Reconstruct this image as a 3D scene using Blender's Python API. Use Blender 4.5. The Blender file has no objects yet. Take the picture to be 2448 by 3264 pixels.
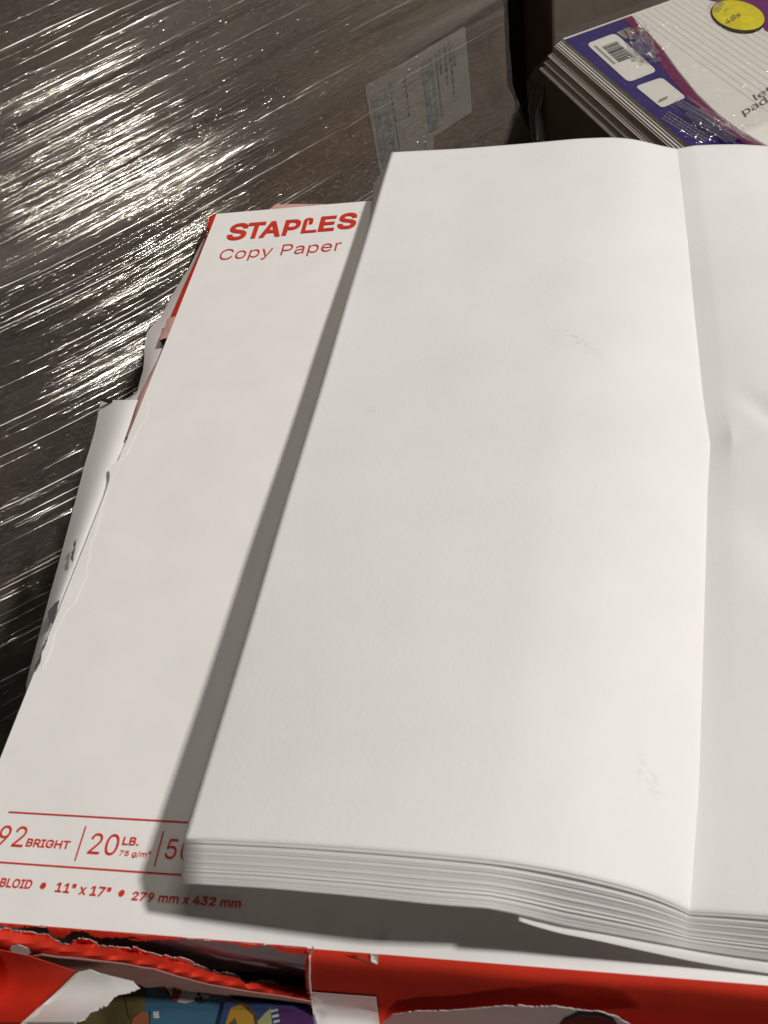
import bpy, bmesh, math, random
import numpy as np
from mathutils import Vector, Matrix
from mathutils import noise as mnoise
from mathutils.geometry import delaunay_2d_cdt

random.seed(7); rng = np.random.default_rng(7)
sc = bpy.context.scene
COL = sc.collection

# ------------------------------------------------------------------ camera
CAM = np.array([0.21386924, -0.06469683, 0.29864729])
ROT = np.array([[0.9814501, 0.01604518, 0.19104517],
                [0.10817988, 0.77634805, -0.62095154],
                [-0.15828082, 0.6301002, 0.7602111]])
FPX, WPX, HPX, SPX = 2823.0, 2448.0, 3264.0, 2448.0 / 1659.0
cd = bpy.data.cameras.new('camera'); cam = bpy.data.objects.new('camera', cd); COL.objects.link(cam)
M4 = Matrix.Identity(4)
for i in range(3):
    for j in range(3): M4[i][j] = ROT[i][j]
    M4[i][3] = CAM[i]
cam.matrix_world = M4
cd.sensor_fit = 'VERTICAL'; cd.sensor_height = 36.0; cd.lens = 36.0 * FPX / HPX
cd.clip_start = 0.01; cd.clip_end = 60
cd.dof.use_dof = True; cd.dof.focus_distance = 0.50; cd.dof.aperture_fstop = 26
sc.camera = cam

# ------------------------------------------------------------------ light
w = bpy.data.worlds.new('World'); sc.world = w; w.use_nodes = True
bg = w.node_tree.nodes['Background']; bg.inputs[0].default_value = (1.0, 0.90, 0.83, 1); bg.inputs[1].default_value = 0.03
def lamp(name, direction, dist, power, size, color, target=(0.13, 0.2, 0)):
    ld = bpy.data.lights.new(name, 'AREA'); ld.shape = 'SQUARE'; ld.size = size; ld.energy = power; ld.color = color
    o = bpy.data.objects.new(name, ld); COL.objects.link(o)
    d = Vector(direction).normalized(); o.location = Vector(target) + d * dist
    o.rotation_euler = (-d).to_track_quat('-Z', 'Y').to_euler()
    return o
lamp('warehouse_lamp', (0.78, 0.02, 1.0), 3.5, 99, 0.20, (1.0, 0.965, 0.93))
def strip(name, direction, dist, power, sx, sy, color, target, along):
    o = lamp(name, direction, dist, power, sx, color, target); o.data.shape = 'RECTANGLE'; o.data.size = sx; o.data.size_y = sy
    z = Vector(direction).normalized(); y = Vector(along); y = (y - z * y.dot(z)).normalized(); x = y.cross(z)
    o.matrix_world = Matrix.Translation(o.location) @ Matrix((x, y, z)).transposed().to_4x4(); return o
strip('film_highlight_strip', (0.39, 0.06, 0.92), 3.2, 14, 0.055, 0.9, (1.0, 0.94, 0.84), (-0.07, 0.36, -0.06), (-0.6, 0.5, 0.4))  # narrow strip light added to raise highlights on the stretch film
lamp('added_front_fill', (-0.22, -0.95, 0.20), 2.6, 8, 0.9, (1.0, 0.90, 0.82), (0.12, 0.05, 0))  # unseen soft fill, added low in front to brighten upright faces
sc.view_settings.view_transform = 'Standard'; sc.view_settings.look = 'None'
sc.view_settings.exposure = 0.0; sc.view_settings.gamma = 1.0
sc.view_settings.use_curve_mapping = False
sc.cycles.transparent_max_bounces = 24

# ------------------------------------------------------------------ helpers
def ray(px, py):
    return ROT @ np.array([(px * SPX - WPX / 2) / FPX, -(py * SPX - HPX / 2) / FPX, -1.0])
def at(px, py, z):                    # measured point of the photograph on the level z
    d = ray(px, py); return CAM + d * ((z - CAM[2]) / d[2])
def aty(px, py, y):                   # ... on the upright plane y
    d = ray(px, py); return CAM + d * ((y - CAM[1]) / d[1])
WT = np.array([math.cos(math.radians(50)), math.sin(math.radians(50)), 0])
WN = np.array([math.sin(math.radians(50)), -math.cos(math.radians(50)), 0])
WP = np.array([-0.008, 0.442, 0])
def wall_sz(px, py):
    d = ray(px, py); t = ((WP - CAM) @ WN) / (d @ WN); X = CAM + d * t
    return (X - WP) @ WT, X[2]
def wall_pt(s, z, out=0.0):
    return WP + WT * s + WN * out + np.array([0, 0, z])

def mat(name, color, rough=0.7, spec=0.4, mottle=0.0, mscale=60, bump=0.0, bscale=400, trans=0.0):
    m = bpy.data.materials.new(name); m.use_nodes = True
    nt = m.node_tree; b = nt.nodes['Principled BSDF']
    b.inputs['Base Color'].default_value = (*color, 1); b.inputs['Roughness'].default_value = rough
    b.inputs['Specular IOR Level'].default_value = spec
    if mottle or bump:
        tc = nt.nodes.new('ShaderNodeTexCoord')
    if mottle:
        n = nt.nodes.new('ShaderNodeTexNoise'); n.inputs['Scale'].default_value = mscale; n.inputs['Detail'].default_value = 6
        nt.links.new(tc.outputs['Object'], n.inputs['Vector'])
        r = nt.nodes.new('ShaderNodeValToRGB')
        r.color_ramp.elements[0].position = 0.3; r.color_ramp.elements[1].position = 0.7
        r.color_ramp.elements[0].color = (*[c * (1 - mottle) for c in color], 1)
        r.color_ramp.elements[1].color = (*[min(1, c * (1 + mottle)) for c in color], 1)
        nt.links.new(n.outputs['Fac'], r.inputs['Fac']); nt.links.new(r.outputs['Color'], b.inputs['Base Color'])
    if bump:
        n2 = nt.nodes.new('ShaderNodeTexNoise'); n2.inputs['Scale'].default_value = bscale; n2.inputs['Detail'].default_value = 4
        nt.links.new(tc.outputs['Object'], n2.inputs['Vector'])
        bp_ = nt.nodes.new('ShaderNodeBump'); bp_.inputs['Strength'].default_value = bump; bp_.inputs['Distance'].default_value = 0.001
        nt.links.new(n2.outputs['Fac'], bp_.inputs['Height']); nt.links.new(bp_.outputs['Normal'], b.inputs['Normal'])
    return m

M = {}
M['paper'] = mat('white_paper', (0.80, 0.785, 0.775), 0.85, 0.25, 0.012, 90, 0.05, 900)
M['sheet'] = mat('loose_sheet_paper', (0.86, 0.85, 0.84), 0.85, 0.25, 0.012, 90)
M['wrap_white'] = mat('ream_wrapper_white', (0.82, 0.808, 0.785), 0.5, 0.35, 0.03, 35, 0.16, 45)
M['wrap_in'] = mat('wrapper_inside_paper', (0.66, 0.60, 0.60), 0.8, 0.2, 0.04, 60, 0.1, 200)
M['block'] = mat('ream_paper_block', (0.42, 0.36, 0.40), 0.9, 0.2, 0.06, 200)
M['hole'] = mat('dark_torn_gap', (0.085, 0.075, 0.078), 0.9, 0.1)
M['red'] = mat('wrapper_red_print', (0.58, 0.032, 0.013), 0.7, 0.2, 0.06, 50, 0.10, 90)
M['pink'] = mat('faded_red_print', (0.56, 0.32, 0.29), 0.7, 0.2, 0.15, 80, 0.1, 90)
M['ink'] = mat('red_ink', (0.60, 0.035, 0.016), 0.6, 0.3, 0.05, 300)
M['fray'] = mat('torn_paper_fray', (0.78, 0.72, 0.68), 0.9, 0.1)
M['carton'] = mat('dark_brown_carton', (0.066, 0.047, 0.032), 0.8, 0.2, 0.18, 30, 0.15, 120)
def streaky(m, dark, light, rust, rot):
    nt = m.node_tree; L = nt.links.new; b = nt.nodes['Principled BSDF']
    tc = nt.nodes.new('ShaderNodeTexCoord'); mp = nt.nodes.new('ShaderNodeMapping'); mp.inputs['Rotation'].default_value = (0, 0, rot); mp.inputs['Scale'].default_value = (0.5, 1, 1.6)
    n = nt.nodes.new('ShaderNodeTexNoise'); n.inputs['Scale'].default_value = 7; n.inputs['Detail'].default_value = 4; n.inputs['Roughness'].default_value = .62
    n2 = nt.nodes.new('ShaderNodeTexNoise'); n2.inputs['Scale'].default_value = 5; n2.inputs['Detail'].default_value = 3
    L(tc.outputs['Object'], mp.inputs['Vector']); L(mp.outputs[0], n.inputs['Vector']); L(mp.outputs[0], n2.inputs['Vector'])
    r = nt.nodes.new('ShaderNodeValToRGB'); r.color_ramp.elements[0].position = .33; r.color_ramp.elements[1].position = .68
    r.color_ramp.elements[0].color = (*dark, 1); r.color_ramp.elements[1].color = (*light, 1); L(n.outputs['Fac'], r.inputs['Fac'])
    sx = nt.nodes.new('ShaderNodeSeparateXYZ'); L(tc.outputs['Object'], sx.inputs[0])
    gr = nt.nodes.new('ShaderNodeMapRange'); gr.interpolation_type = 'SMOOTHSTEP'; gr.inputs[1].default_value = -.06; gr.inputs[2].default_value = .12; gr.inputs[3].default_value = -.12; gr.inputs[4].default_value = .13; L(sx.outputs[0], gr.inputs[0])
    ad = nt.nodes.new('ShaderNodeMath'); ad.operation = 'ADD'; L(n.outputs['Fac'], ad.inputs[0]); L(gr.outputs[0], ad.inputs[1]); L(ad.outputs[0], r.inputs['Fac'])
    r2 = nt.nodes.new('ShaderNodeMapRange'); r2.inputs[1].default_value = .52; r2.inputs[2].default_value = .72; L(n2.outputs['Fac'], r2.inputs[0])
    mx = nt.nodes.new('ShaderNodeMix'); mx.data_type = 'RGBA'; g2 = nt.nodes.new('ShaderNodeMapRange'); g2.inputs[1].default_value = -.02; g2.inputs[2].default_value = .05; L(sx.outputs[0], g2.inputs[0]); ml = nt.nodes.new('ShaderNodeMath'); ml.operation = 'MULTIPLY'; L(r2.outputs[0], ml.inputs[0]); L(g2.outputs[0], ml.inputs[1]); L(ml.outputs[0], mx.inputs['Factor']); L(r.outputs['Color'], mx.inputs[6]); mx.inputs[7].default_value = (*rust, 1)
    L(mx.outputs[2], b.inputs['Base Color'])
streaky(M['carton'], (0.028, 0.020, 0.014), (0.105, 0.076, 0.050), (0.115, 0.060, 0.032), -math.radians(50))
M['carton_dark'] = mat('deep_brown_carton', (0.062, 0.044, 0.030), 0.85, 0.2, 0.15, 30)  # dark brown cardboard, one tone with mottle
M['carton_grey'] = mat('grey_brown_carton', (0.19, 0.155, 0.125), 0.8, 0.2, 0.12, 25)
M['board'] = mat('grey_backing_board', (0.42, 0.37, 0.29), 0.9, 0.2, 0.1, 120)
M['label'] = mat('shipping_label_paper', (0.20, 0.185, 0.155), 0.6, 0.3, 0.05, 60)
M['print'] = mat('dark_label_print', (0.10, 0.10, 0.11), 0.7, 0.2, 0.5, 220)
M['print_soft'] = mat('soft_grey_print', (0.15, 0.145, 0.14), 0.7, 0.2, 0.4, 260)
M['cover'] = mat('blue_violet_cover', (0.028, 0.015, 0.15), 0.35, 0.5, 0.06, 40)
M['magenta'] = mat('magenta_print', (0.16, 0.008, 0.075), 0.35, 0.5, 0.06, 40)
M['padpaper'] = mat('notepad_paper', (0.72, 0.69, 0.63), 0.8, 0.25, 0.02, 60)
M['rule'] = mat('pale_rule_line', (0.60, 0.585, 0.555), 0.8, 0.2)
M['yellow'] = mat('yellow_sticker', (0.72, 0.62, 0.02), 0.4, 0.4, 0.12, 120)
M['purple'] = mat('purple_print', (0.16, 0.018, 0.13), 0.4, 0.4)
M['floor'] = mat('concrete_floor', (0.10, 0.095, 0.09), 0.8, 0.3, 0.2, 4)
M['black'] = mat('black_void_plastic', (0.012, 0.010, 0.010), 0.6, 0.3)
M['toy_blue'] = mat('sky_blue_print', (0.028, 0.085, 0.135), 0.35, 0.5, 0.1, 40)
M['toy_white'] = mat('white_print', (0.32, 0.32, 0.31), 0.4, 0.4)
M['toy_red'] = mat('dull_red_print', (0.20, 0.028, 0.018), 0.4, 0.4)
M['toy_yellow'] = mat('mustard_print', (0.25, 0.145, 0.016), 0.4, 0.4, 0.1, 60)
M['toy_green'] = mat('dark_olive_print', (0.07, 0.055, 0.018), 0.4, 0.4, 0.45, 70)
M['toy_brown'] = mat('rust_brown_print', (0.19, 0.06, 0.025), 0.4, 0.4, 0.2, 60)
M['toy_lime'] = mat('pale_lime_print', (0.20, 0.21, 0.10), 0.4, 0.4)
M['toy_purple'] = mat('violet_print', (0.05, 0.016, 0.075), 0.35, 0.4)
M['toy_navy'] = mat('navy_print', (0.02, 0.035, 0.10), 0.35, 0.4)

def film_mat(name, amount, rough, tint=(1, 1, 1), bump=0.0, bscale=60, stretch=None, haze=0.05, hazecol=(0.6, 0.55, 0.48), bdist=0.004):
    m = bpy.data.materials.new(name); m.use_nodes = True; nt = m.node_tree; nt.nodes.clear(); L = nt.links.new
    out = nt.nodes.new('ShaderNodeOutputMaterial')
    tr = nt.nodes.new('ShaderNodeBsdfTransparent'); gl = nt.nodes.new('ShaderNodeBsdfGlossy')
    di = nt.nodes.new('ShaderNodeBsdfDiffuse'); di.inputs['Color'].default_value = (*hazecol, 1)
    gl.inputs['Roughness'].default_value = rough; gl.inputs['Color'].default_value = (*tint, 1)
    mx = nt.nodes.new('ShaderNodeMixShader'); mx.inputs[0].default_value = haze
    mx2 = nt.nodes.new('ShaderNodeMixShader'); mx2.inputs[0].default_value = amount
    L(tr.outputs[0], mx.inputs[1]); L(di.outputs[0], mx.inputs[2])
    L(mx.outputs[0], mx2.inputs[1]); L(gl.outputs[0], mx2.inputs[2]); L(mx2.outputs[0], out.inputs['Surface'])
    if bump:
        tc = nt.nodes.new('ShaderNodeTexCoord'); mp = nt.nodes.new('ShaderNodeMapping')
        if stretch: mp.inputs['Scale'].default_value = stretch
        n = nt.nodes.new('ShaderNodeTexNoise'); n.inputs['Scale'].default_value = bscale; n.inputs['Detail'].default_value = 5
        b = nt.nodes.new('ShaderNodeBump'); b.inputs['Strength'].default_value = bump; b.inputs['Distance'].default_value = bdist
        L(tc.outputs['UV'], mp.inputs['Vector']); L(mp.outputs[0], n.inputs['Vector'])
        L(n.outputs['Fac'], b.inputs['Height']); L(b.outputs[0], gl.inputs['Normal'])
    return m
M['film'] = film_mat('stretch_film', 0.045, 0.25, (1, .96, .9), 1.0, 60, (1.0, 16.0, 1.0), 0.03, bdist=0.003)
M['strand'] = film_mat('stretch_film_creases', 0.20, 0.11, (1, .95, .86), 0.0, haze=0.03)
M['strand_soft'] = film_mat('stretch_film_soft_creases', 0.075, 0.26, (1, .95, .88), 0.0, haze=0.04)
M['layer'] = film_mat('stretch_film_layer', 0.05, 0.42, (1, .96, .9), 0.0, haze=0.026, hazecol=(0.45, 0.39, 0.32))
M['crumple'] = film_mat('gathered_shrink_wrap', 0.32, 0.14, (1, 1, 1), 0.0, haze=0.10, hazecol=(0.7, 0.68, 0.68))
M['strand_wide'] = film_mat('stretch_film_folds', 0.12, 0.24, (1, .95, .86), 0.0, haze=0.03)
M['shrink'] = film_mat('shrink_wrap', 0.12, 0.07, (1, 1, 1), 1.0, 130, None, 0.02, (0.7, 0.68, 0.66), bdist=0.004)

def link_mesh(name, verts, faces, m, parent=None, smooth=False, uv=None):
    me = bpy.data.meshes.new(name)
    me.from_pydata([tuple(map(float, v)) for v in verts], [], [tuple(map(int, f)) for f in faces]); me.update()
    mats = m if isinstance(m, (list, tuple)) else [m]
    for k in mats: me.materials.append(k)
    if smooth: me.polygons.foreach_set('use_smooth', [True] * len(me.polygons))
    if uv is not None:
        ul = me.uv_layers.new(name='UVMap'); li = np.zeros(len(me.loops), dtype=np.int32)
        me.loops.foreach_get('vertex_index', li)
        ul.data.foreach_set('uv', np.asarray(uv, dtype=np.float32)[li].ravel())
    o = bpy.data.objects.new(name, me); COL.objects.link(o)
    if parent: o.parent = parent
    return o
def tag(o, label=None, cat=None, group=None, kind=None):
    if label: o['label'] = label
    if cat: o['category'] = cat
    if group: o['group'] = group
    if kind: o['kind'] = kind
    return o
def thing(name, label, cat, group=None):
    o = bpy.data.objects.new(name, None); COL.objects.link(o); o.empty_display_size = 0.02
    return tag(o, label, cat, group)

def box_vf(x0, x1, y0, y1, z0, z1):
    v = [(x, y, z) for z in (z0, z1) for y in (y0, y1) for x in (x0, x1)]
    f = [(0, 2, 3, 1), (4, 5, 7, 6), (0, 1, 5, 4), (2, 6, 7, 3), (0, 4, 6, 2), (1, 3, 7, 5)]
    return v, f
def oriented_box(name, origin, u, v, lu, lv, z0, z1, m, parent=None, bevel=0.0):
    o3 = np.array(origin, float); V = []
    for z in (z0, z1):
        for b in (0, lv):
            for a in (0, lu):
                p = o3[:2] + np.array(u[:2]) * a + np.array(v[:2]) * b; V.append((p[0], p[1], z))
    f = [(0, 2, 3, 1), (4, 5, 7, 6), (0, 1, 5, 4), (2, 6, 7, 3), (0, 4, 6, 2), (1, 3, 7, 5)]
    o = link_mesh(name, V, f, m, parent)
    bm = bmesh.new(); bm.from_mesh(o.data); bmesh.ops.recalc_face_normals(bm, faces=bm.faces)
    if bevel: bmesh.ops.bevel(bm, geom=list(bm.edges), offset=bevel, segments=2, profile=0.5, affect='EDGES')
    bm.to_mesh(o.data); bm.free()
    return o

def thicken(o, t):
    md = o.modifiers.new('thickness', 'SOLIDIFY'); md.thickness = t; md.offset = -1
    es = o.modifiers.new('crisp_rim', 'EDGE_SPLIT'); es.split_angle = math.radians(50)
    return o
def jag(pts, amp, step, seed=0, rough=1.0):
    """torn edge: subdivide a polyline and wobble it sideways"""
    r = random.Random(seed); out = []
    for (a, b) in zip(pts[:-1], pts[1:]):
        a = np.array(a, float); b = np.array(b, float); L = np.linalg.norm(b - a); n = max(1, int(L / step))
        nrm = np.array([-(b - a)[1], (b - a)[0]]) / max(L, 1e-6)
        for i in range(n):
            p = a + (b - a) * i / n
            out.append(tuple(p + nrm * r.gauss(0, amp * (0.4 if i == 0 else 1))))
    out.append(tuple(pts[-1])); return out
def patch(name, outline, f3, m, parent=None, step=12, thick=0.00015, smooth=True):
    """sheet of paper: outline in measured coordinates, f3 lifts each point into the scene"""
    pts = [Vector((p[0], p[1])) for p in outline]; n = len(pts)
    xs = [p.x for p in pts]; ys = [p.y for p in pts]
    def inside(x, y):
        c = False; j = n - 1
        for i in range(n):
            if (pts[i].y > y) != (pts[j].y > y) and x < (pts[j].x - pts[i].x) * (y - pts[i].y) / (pts[j].y - pts[i].y) + pts[i].x: c = not c
            j = i
        return c
    extra = []
    x = min(xs) + step / 2
    while x < max(xs):
        y = min(ys) + step / 2
        while y < max(ys):
            if inside(x, y) and min((pts[i] - Vector((x, y))).length for i in range(n)) > step * 0.35: extra.append(Vector((x, y)))
            y += step
        x += step
    vs, es, fs, *_ = delaunay_2d_cdt(pts + extra, [], [list(range(n))], 1, 1e-5)
    o = link_mesh(name, [f3(v.x, v.y) for v in vs], [tuple(f) for f in fs], m, parent, smooth)
    bm = bmesh.new(); bm.from_mesh(o.data); bmesh.ops.recalc_face_normals(bm, faces=bm.faces)
    if sum(f.normal.dot(Vector(CAM) - f.calc_center_median()) for f in bm.faces) < 0: bmesh.ops.reverse_faces(bm, faces=bm.faces)
    bm.to_mesh(o.data); bm.free()
    if thick: thicken(o, thick)
    return o
def flat_patch(name, pts3, m, parent=None, thick=0.0001):
    n = len(pts3)
    o = link_mesh(name, pts3, [tuple(range(n))], m, parent)
    bm = bmesh.new(); bm.from_mesh(o.data); bm.faces.ensure_lookup_table()
    if bm.faces[0].normal.dot(Vector(CAM) - bm.faces[0].calc_center_median()) < 0: bmesh.ops.reverse_faces(bm, faces=bm.faces)
    bm.to_mesh(o.data); bm.free()
    if thick: thicken(o, thick)
    return o

import os
try:                                   # the sans serif that ships inside Blender
    SANS = bpy.data.fonts.load(os.path.join(bpy.utils.system_resource('DATAFILES'), 'fonts', 'Inter.woff2'))
except Exception:
    SANS = None
def text_tris(body, bold=0.0):
    cu = bpy.data.curves.new('lettering', 'FONT')
    if SANS: cu.font = SANS
    cu.body = body; cu.offset = bold; cu.resolution_u = 6
    o = bpy.data.objects.new('lettering', cu); COL.objects.link(o)
    cu.fill_mode = 'FRONT'; cu.dimensions = '2D'
    cu.fill_mode = 'NONE'
    dg = bpy.context.evaluated_depsgraph_get(); me = bpy.data.meshes.new_from_object(o.evaluated_get(dg))
    v2 = [Vector((q.co.x, q.co.y)) for q in me.vertices]; ed = [tuple(e.vertices) for e in me.edges]
    bpy.data.objects.remove(o); bpy.data.meshes.remove(me); bpy.data.curves.remove(cu)
    nb = {}
    for a, b in ed: nb.setdefault(a, []).append(b); nb.setdefault(b, []).append(a)
    seen = set(); loops = []
    for a0 in range(len(v2)):          # follow every outline in its own vertex order
        if a0 in seen or a0 not in nb: continue
        lp = [a0]; seen.add(a0); nxt = min(nb[a0])
        while nxt not in seen:
            lp.append(nxt); seen.add(nxt); c = [q for q in nb[nxt] if q not in seen]
            if not c: break
            nxt = c[0]
        loops.append(lp)
    P = np.array([tuple(q) for q in v2])
    if bold:                           # embolden: push the outlines outwards
        tot = sum(0.5 * float((P[lp][:, 0] * np.roll(P[lp][:, 1], -1) - np.roll(P[lp][:, 0], -1) * P[lp][:, 1]).sum()) for lp in loops)
        sg = 1 if tot > 0 else -1; Q = P.copy()
        for lp in loops:
            A_ = P[lp]; e1 = A_ - np.roll(A_, 1, 0); e2 = np.roll(A_, -1, 0) - A_
            e1 = e1 / np.maximum(1e-9, np.linalg.norm(e1, axis=1))[:, None]; e2 = e2 / np.maximum(1e-9, np.linalg.norm(e2, axis=1))[:, None]
            n1 = np.stack([e1[:, 1], -e1[:, 0]], 1) * sg; n2 = np.stack([e2[:, 1], -e2[:, 0]], 1) * sg; m_ = n1 + n2
            m_ = m_ / np.maximum(.5, (m_ * n1).sum(1))[:, None]; Q[lp] = A_ + m_ * bold
        P = Q; v2 = [Vector(q) for q in P]
    def wind(c):
        wn = 0
        for lp in loops:
            A_ = P[lp]; B_ = np.roll(A_, -1, 0); cr = (B_[:, 0] - A_[:, 0]) * (c[1] - A_[:, 1]) - (c[0] - A_[:, 0]) * (B_[:, 1] - A_[:, 1])
            wn += int(((A_[:, 1] <= c[1]) & (B_[:, 1] > c[1]) & (cr > 0)).sum()) - int(((A_[:, 1] > c[1]) & (B_[:, 1] <= c[1]) & (cr < 0)).sum())
        return wn
    edges = [(lp[k], lp[(k + 1) % len(lp)]) for lp in loops for k in range(len(lp))]
    vs, es, fs, *_ = delaunay_2d_cdt(v2, edges, [], 0, 1e-6)
    f = []
    for t in fs:
        c = sum((vs[q] for q in t), Vector((0, 0))) / len(t)
        if wind((c.x, c.y)) != 0: f.append(tuple(t))
    used = sorted({q for t in f for q in t}); mp = {q: k for k, q in enumerate(used)}
    return np.array([(vs[q].x, vs[q].y, 0) for q in used]), [tuple(mp[q] for q in t) for t in f]
def lettering(body, x0, x1, y0, y1, m, parent, z=0.0002, bold=0.0, slant=0.0, dy=0.0, frame=None, pieces=None):
    """text fitted to a rectangle printed on a level sheet (or on the given frame)"""
    v, f = text_tris(body, bold)
    mn = v.min(0); mx = v.max(0)
    px = x0 + (v[:, 0] - mn[0]) / (mx[0] - mn[0]) * (x1 - x0); py = y0 + (v[:, 1] - mn[1]) / (mx[1] - mn[1]) * (y1 - y0)
    px = px + slant * (py - y0); py = py + dy * (px - x0)
    P = [(a, b, z) for a, b in zip(px, py)] if frame is None else [frame(a, b) for a, b in zip(px, py)]
    o = link_mesh('lettering', P, f, m, parent)
    return o

def V(px, py, p0, p1): return None

# ------------------------------------------------------------------ setting: floor, load below
v, f = box_vf(-6, 6, -6, 6, -1.02, -1.0)
tag(link_mesh('floor', v, f, M['floor']), kind='structure')
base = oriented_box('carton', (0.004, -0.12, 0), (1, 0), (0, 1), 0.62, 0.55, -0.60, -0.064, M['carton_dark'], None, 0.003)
tag(base, 'dark brown carton carrying the ream and the bright picture packs', 'carton')

# ------------------------------------------------------------------ wrapped pallet carton (left and top)
wc = thing('wrapped_carton', 'tall dark brown carton under stretch film with a shipping label', 'carton')
outl = [(-0.75, -0.98), (0.335, -0.98), (0.331, -0.16), (0.327, -0.115), (0.318, -0.096), (0.297, -0.050), (0.2985, 0.35), (-0.75, 0.35)]
V3 = [wall_pt(s, z, -0.004) for s, z in outl] + [wall_pt(s, z, -0.45) for s, z in outl]
n = len(outl); F = [tuple(range(n)), tuple(range(2 * n - 1, n - 1, -1))] + [(i, i + n, (i + 1) % n + n, (i + 1) % n) for i in range(n)]
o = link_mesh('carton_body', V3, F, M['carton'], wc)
bm = bmesh.new(); bm.from_mesh(o.data); bmesh.ops.recalc_face_normals(bm, faces=bm.faces); bm.to_mesh(o.data); bm.free()
# shipping label, printed sideways
def wrect(s0, s1, z0, z1, out): return [wall_pt(s0, z0, out), wall_pt(s1, z0, out), wall_pt(s1, z1, out), wall_pt(s0, z1, out)]
lab_outline = [(0.149, -0.12), (0.206, -0.12), (0.208, -0.053), (0.2515, -0.053), (0.2535, -0.051), (0.2535, 0.012), (0.2525, 0.0135), (0.150, 0.0135), (0.149, 0.0125)]
lab = flat_patch('shipping_label', [wall_pt(s, z, -0.0034) for s, z in lab_outline], M['label'], wc, 0.0002)
VV, FF = [], []
def add_rect(s0, s1, z0, z1, out):
    b = len(VV); VV.extend(wrect(s0, s1, z0, z1, out)); FF.append((b, b + 1, b + 2, b + 3))
for rc in [(0.1530, 0.1685, -0.055, 0.004), (0.2050, 0.2160, -0.047, 0.006)]:
    VV, FF = [], []; add_rect(*rc, -0.0030); link_mesh('printed_panel', VV, FF, M['print_soft'], lab)
for (sa, z0, z1, wd, ln) in [(0.1715, -0.09, 0.006, .0011, .004), (0.1860, -0.025, 0.008, .0016, .006), (0.2195, -0.04, 0.007, .0013, .003), (0.2235, -0.01, 0.009, .0016, .003),
                             (0.2290, -0.02, 0.009, .0016, .004), (0.2345, -0.03, 0.010, .0017, .005), (0.2385, -0.01, 0.006, .0012, .003), (0.198, -0.075, -0.052, .0018, .004), (0.190, -0.1, -0.06, .0012, .004)]:
    z = z0; VV, FF = [], []
    while z < z1:
        l = ln * random.uniform(.35, 1.0); add_rect(sa, sa + wd * random.uniform(.7, 1.2), z, min(z + l, z1), -0.0029); z += l + ln * random.uniform(.15, .5)
    link_mesh('printed_row', VV, FF, M['print'], lab)

# stretch film: one sheet with rope-like creases running along it
def tilt(s, z): return -0.03 + 1.05 * min(0.0, s + 0.03) * (1 / (1 + math.exp((z - 0.035) / 0.02))) + 0.25 * max(0, z - .05)
ns, nz = 190, 170
ss = np.linspace(-0.72, 0.2965, ns); zz = np.linspace(-0.75, 0.33, nz)
VV, UV, FF = [], [], []
for j, z in enumerate(zz):
    for i, s in enumerate(ss):
        sm = s + (max(0, min(1, (-0.05 - z) / 0.06)) * 0.026 if s > 0.2 else 0) * max(0, (s - 0.2) / 0.0965)
        c = z - s * tilt(s, z)
        h = 0.0016 * mnoise.noise((s * 6, c * 55, 1.3)) + 0.0008 * mnoise.noise((s * 11, c * 140, 4.1))
        VV.append(wall_pt(sm, z, 0.0005 + h + 0.0012)); UV.append((s * 1.0 + 2, (z - s * tilt(s, z) * 0.6) * 1.0 + 2))
for j in range(nz - 1):
    for i in range(ns - 1):
        a = j * ns + i; FF.append((a, a + 1, a + ns + 1, a + ns))
film = link_mesh('stretch_film', VV, FF, M['film'], wc, True, UV)
band1 = [wall_sz(*q) for q in [(-60, 500), (0, 478), (90, 455), (200, 440), (310, 415), (440, 345), (560, 285)]]
band2 = [wall_sz(*q) for q in [(130, 840), (200, 790), (260, 755), (320, 715)]]
band2b = [wall_sz(*q) for q in [(200, 660), (260, 600), (340, 545), (430, 490)]]
band3 = [wall_sz(*q) for q in [(0, 255), (130, 190), (215, 145)]]
band4 = [wall_sz(*q) for q in [(0, 360), (120, 330), (260, 300)]]
def dens(s, z):
    def g(poly, sg):
        d = 9
        for a, b in zip(poly[:-1], poly[1:]):
            a = np.array(a); b = np.array(b); p = np.array((s, z)); t = np.clip(((p - a) @ (b - a)) / ((b - a) @ (b - a)), 0, 1); d = min(d, np.linalg.norm(p - a - t * (b - a)))
        return math.exp(-(d / sg) ** 2)
    return max(0.85 * g(band1, .018), 0.55 * g(band2, .016), 0.45 * g(band2b, .016), 0.22 * g(band3, .012), 0.45 * g(band4, .014), 0.13 * g(band1, .085), 0.022) * (0.5 if z < -.12 else 1)
VV, FF, FM = [], [], []
def strand(s, z, L, r, mi, wig=1.0):
    k = max(4, int(L / 0.004)); ph = random.uniform(0, 50); base = len(VV); c = 0
    st = L / k; pts = []
    for i in range(k + 1):
        if s > .2905 and i > 1: break
        pts.append((s, z)); tl = tilt(s, z) + 0.02 * wig * mnoise.noise((s * 25, ph, 0)); s += st; z += st * tl
    k = len(pts) - 1
    for i, (a, b) in enumerate(pts):
        e = min(1, 4 * i / k, 4 * (k - i) / k); rr = r * (0.25 + 0.75 * e) * (0.75 + 0.5 * mnoise.noise((a * 90, ph, 3)))
        ho = 0.0022 + 0.0005 * wig * mnoise.noise((a * 70, ph, 7)) 
        for q in range(5):
            an = math.pi * q / 4
            VV.append(wall_pt(a, b + rr * math.cos(an), ho + rr * 0.8 * math.sin(an)))
    for i in range(k):
        for q in range(4):
            A = base + i * 5 + q; FF.append((A, A + 5, A + 6, A + 1)); FM.append(mi)
cnt = 0
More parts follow.
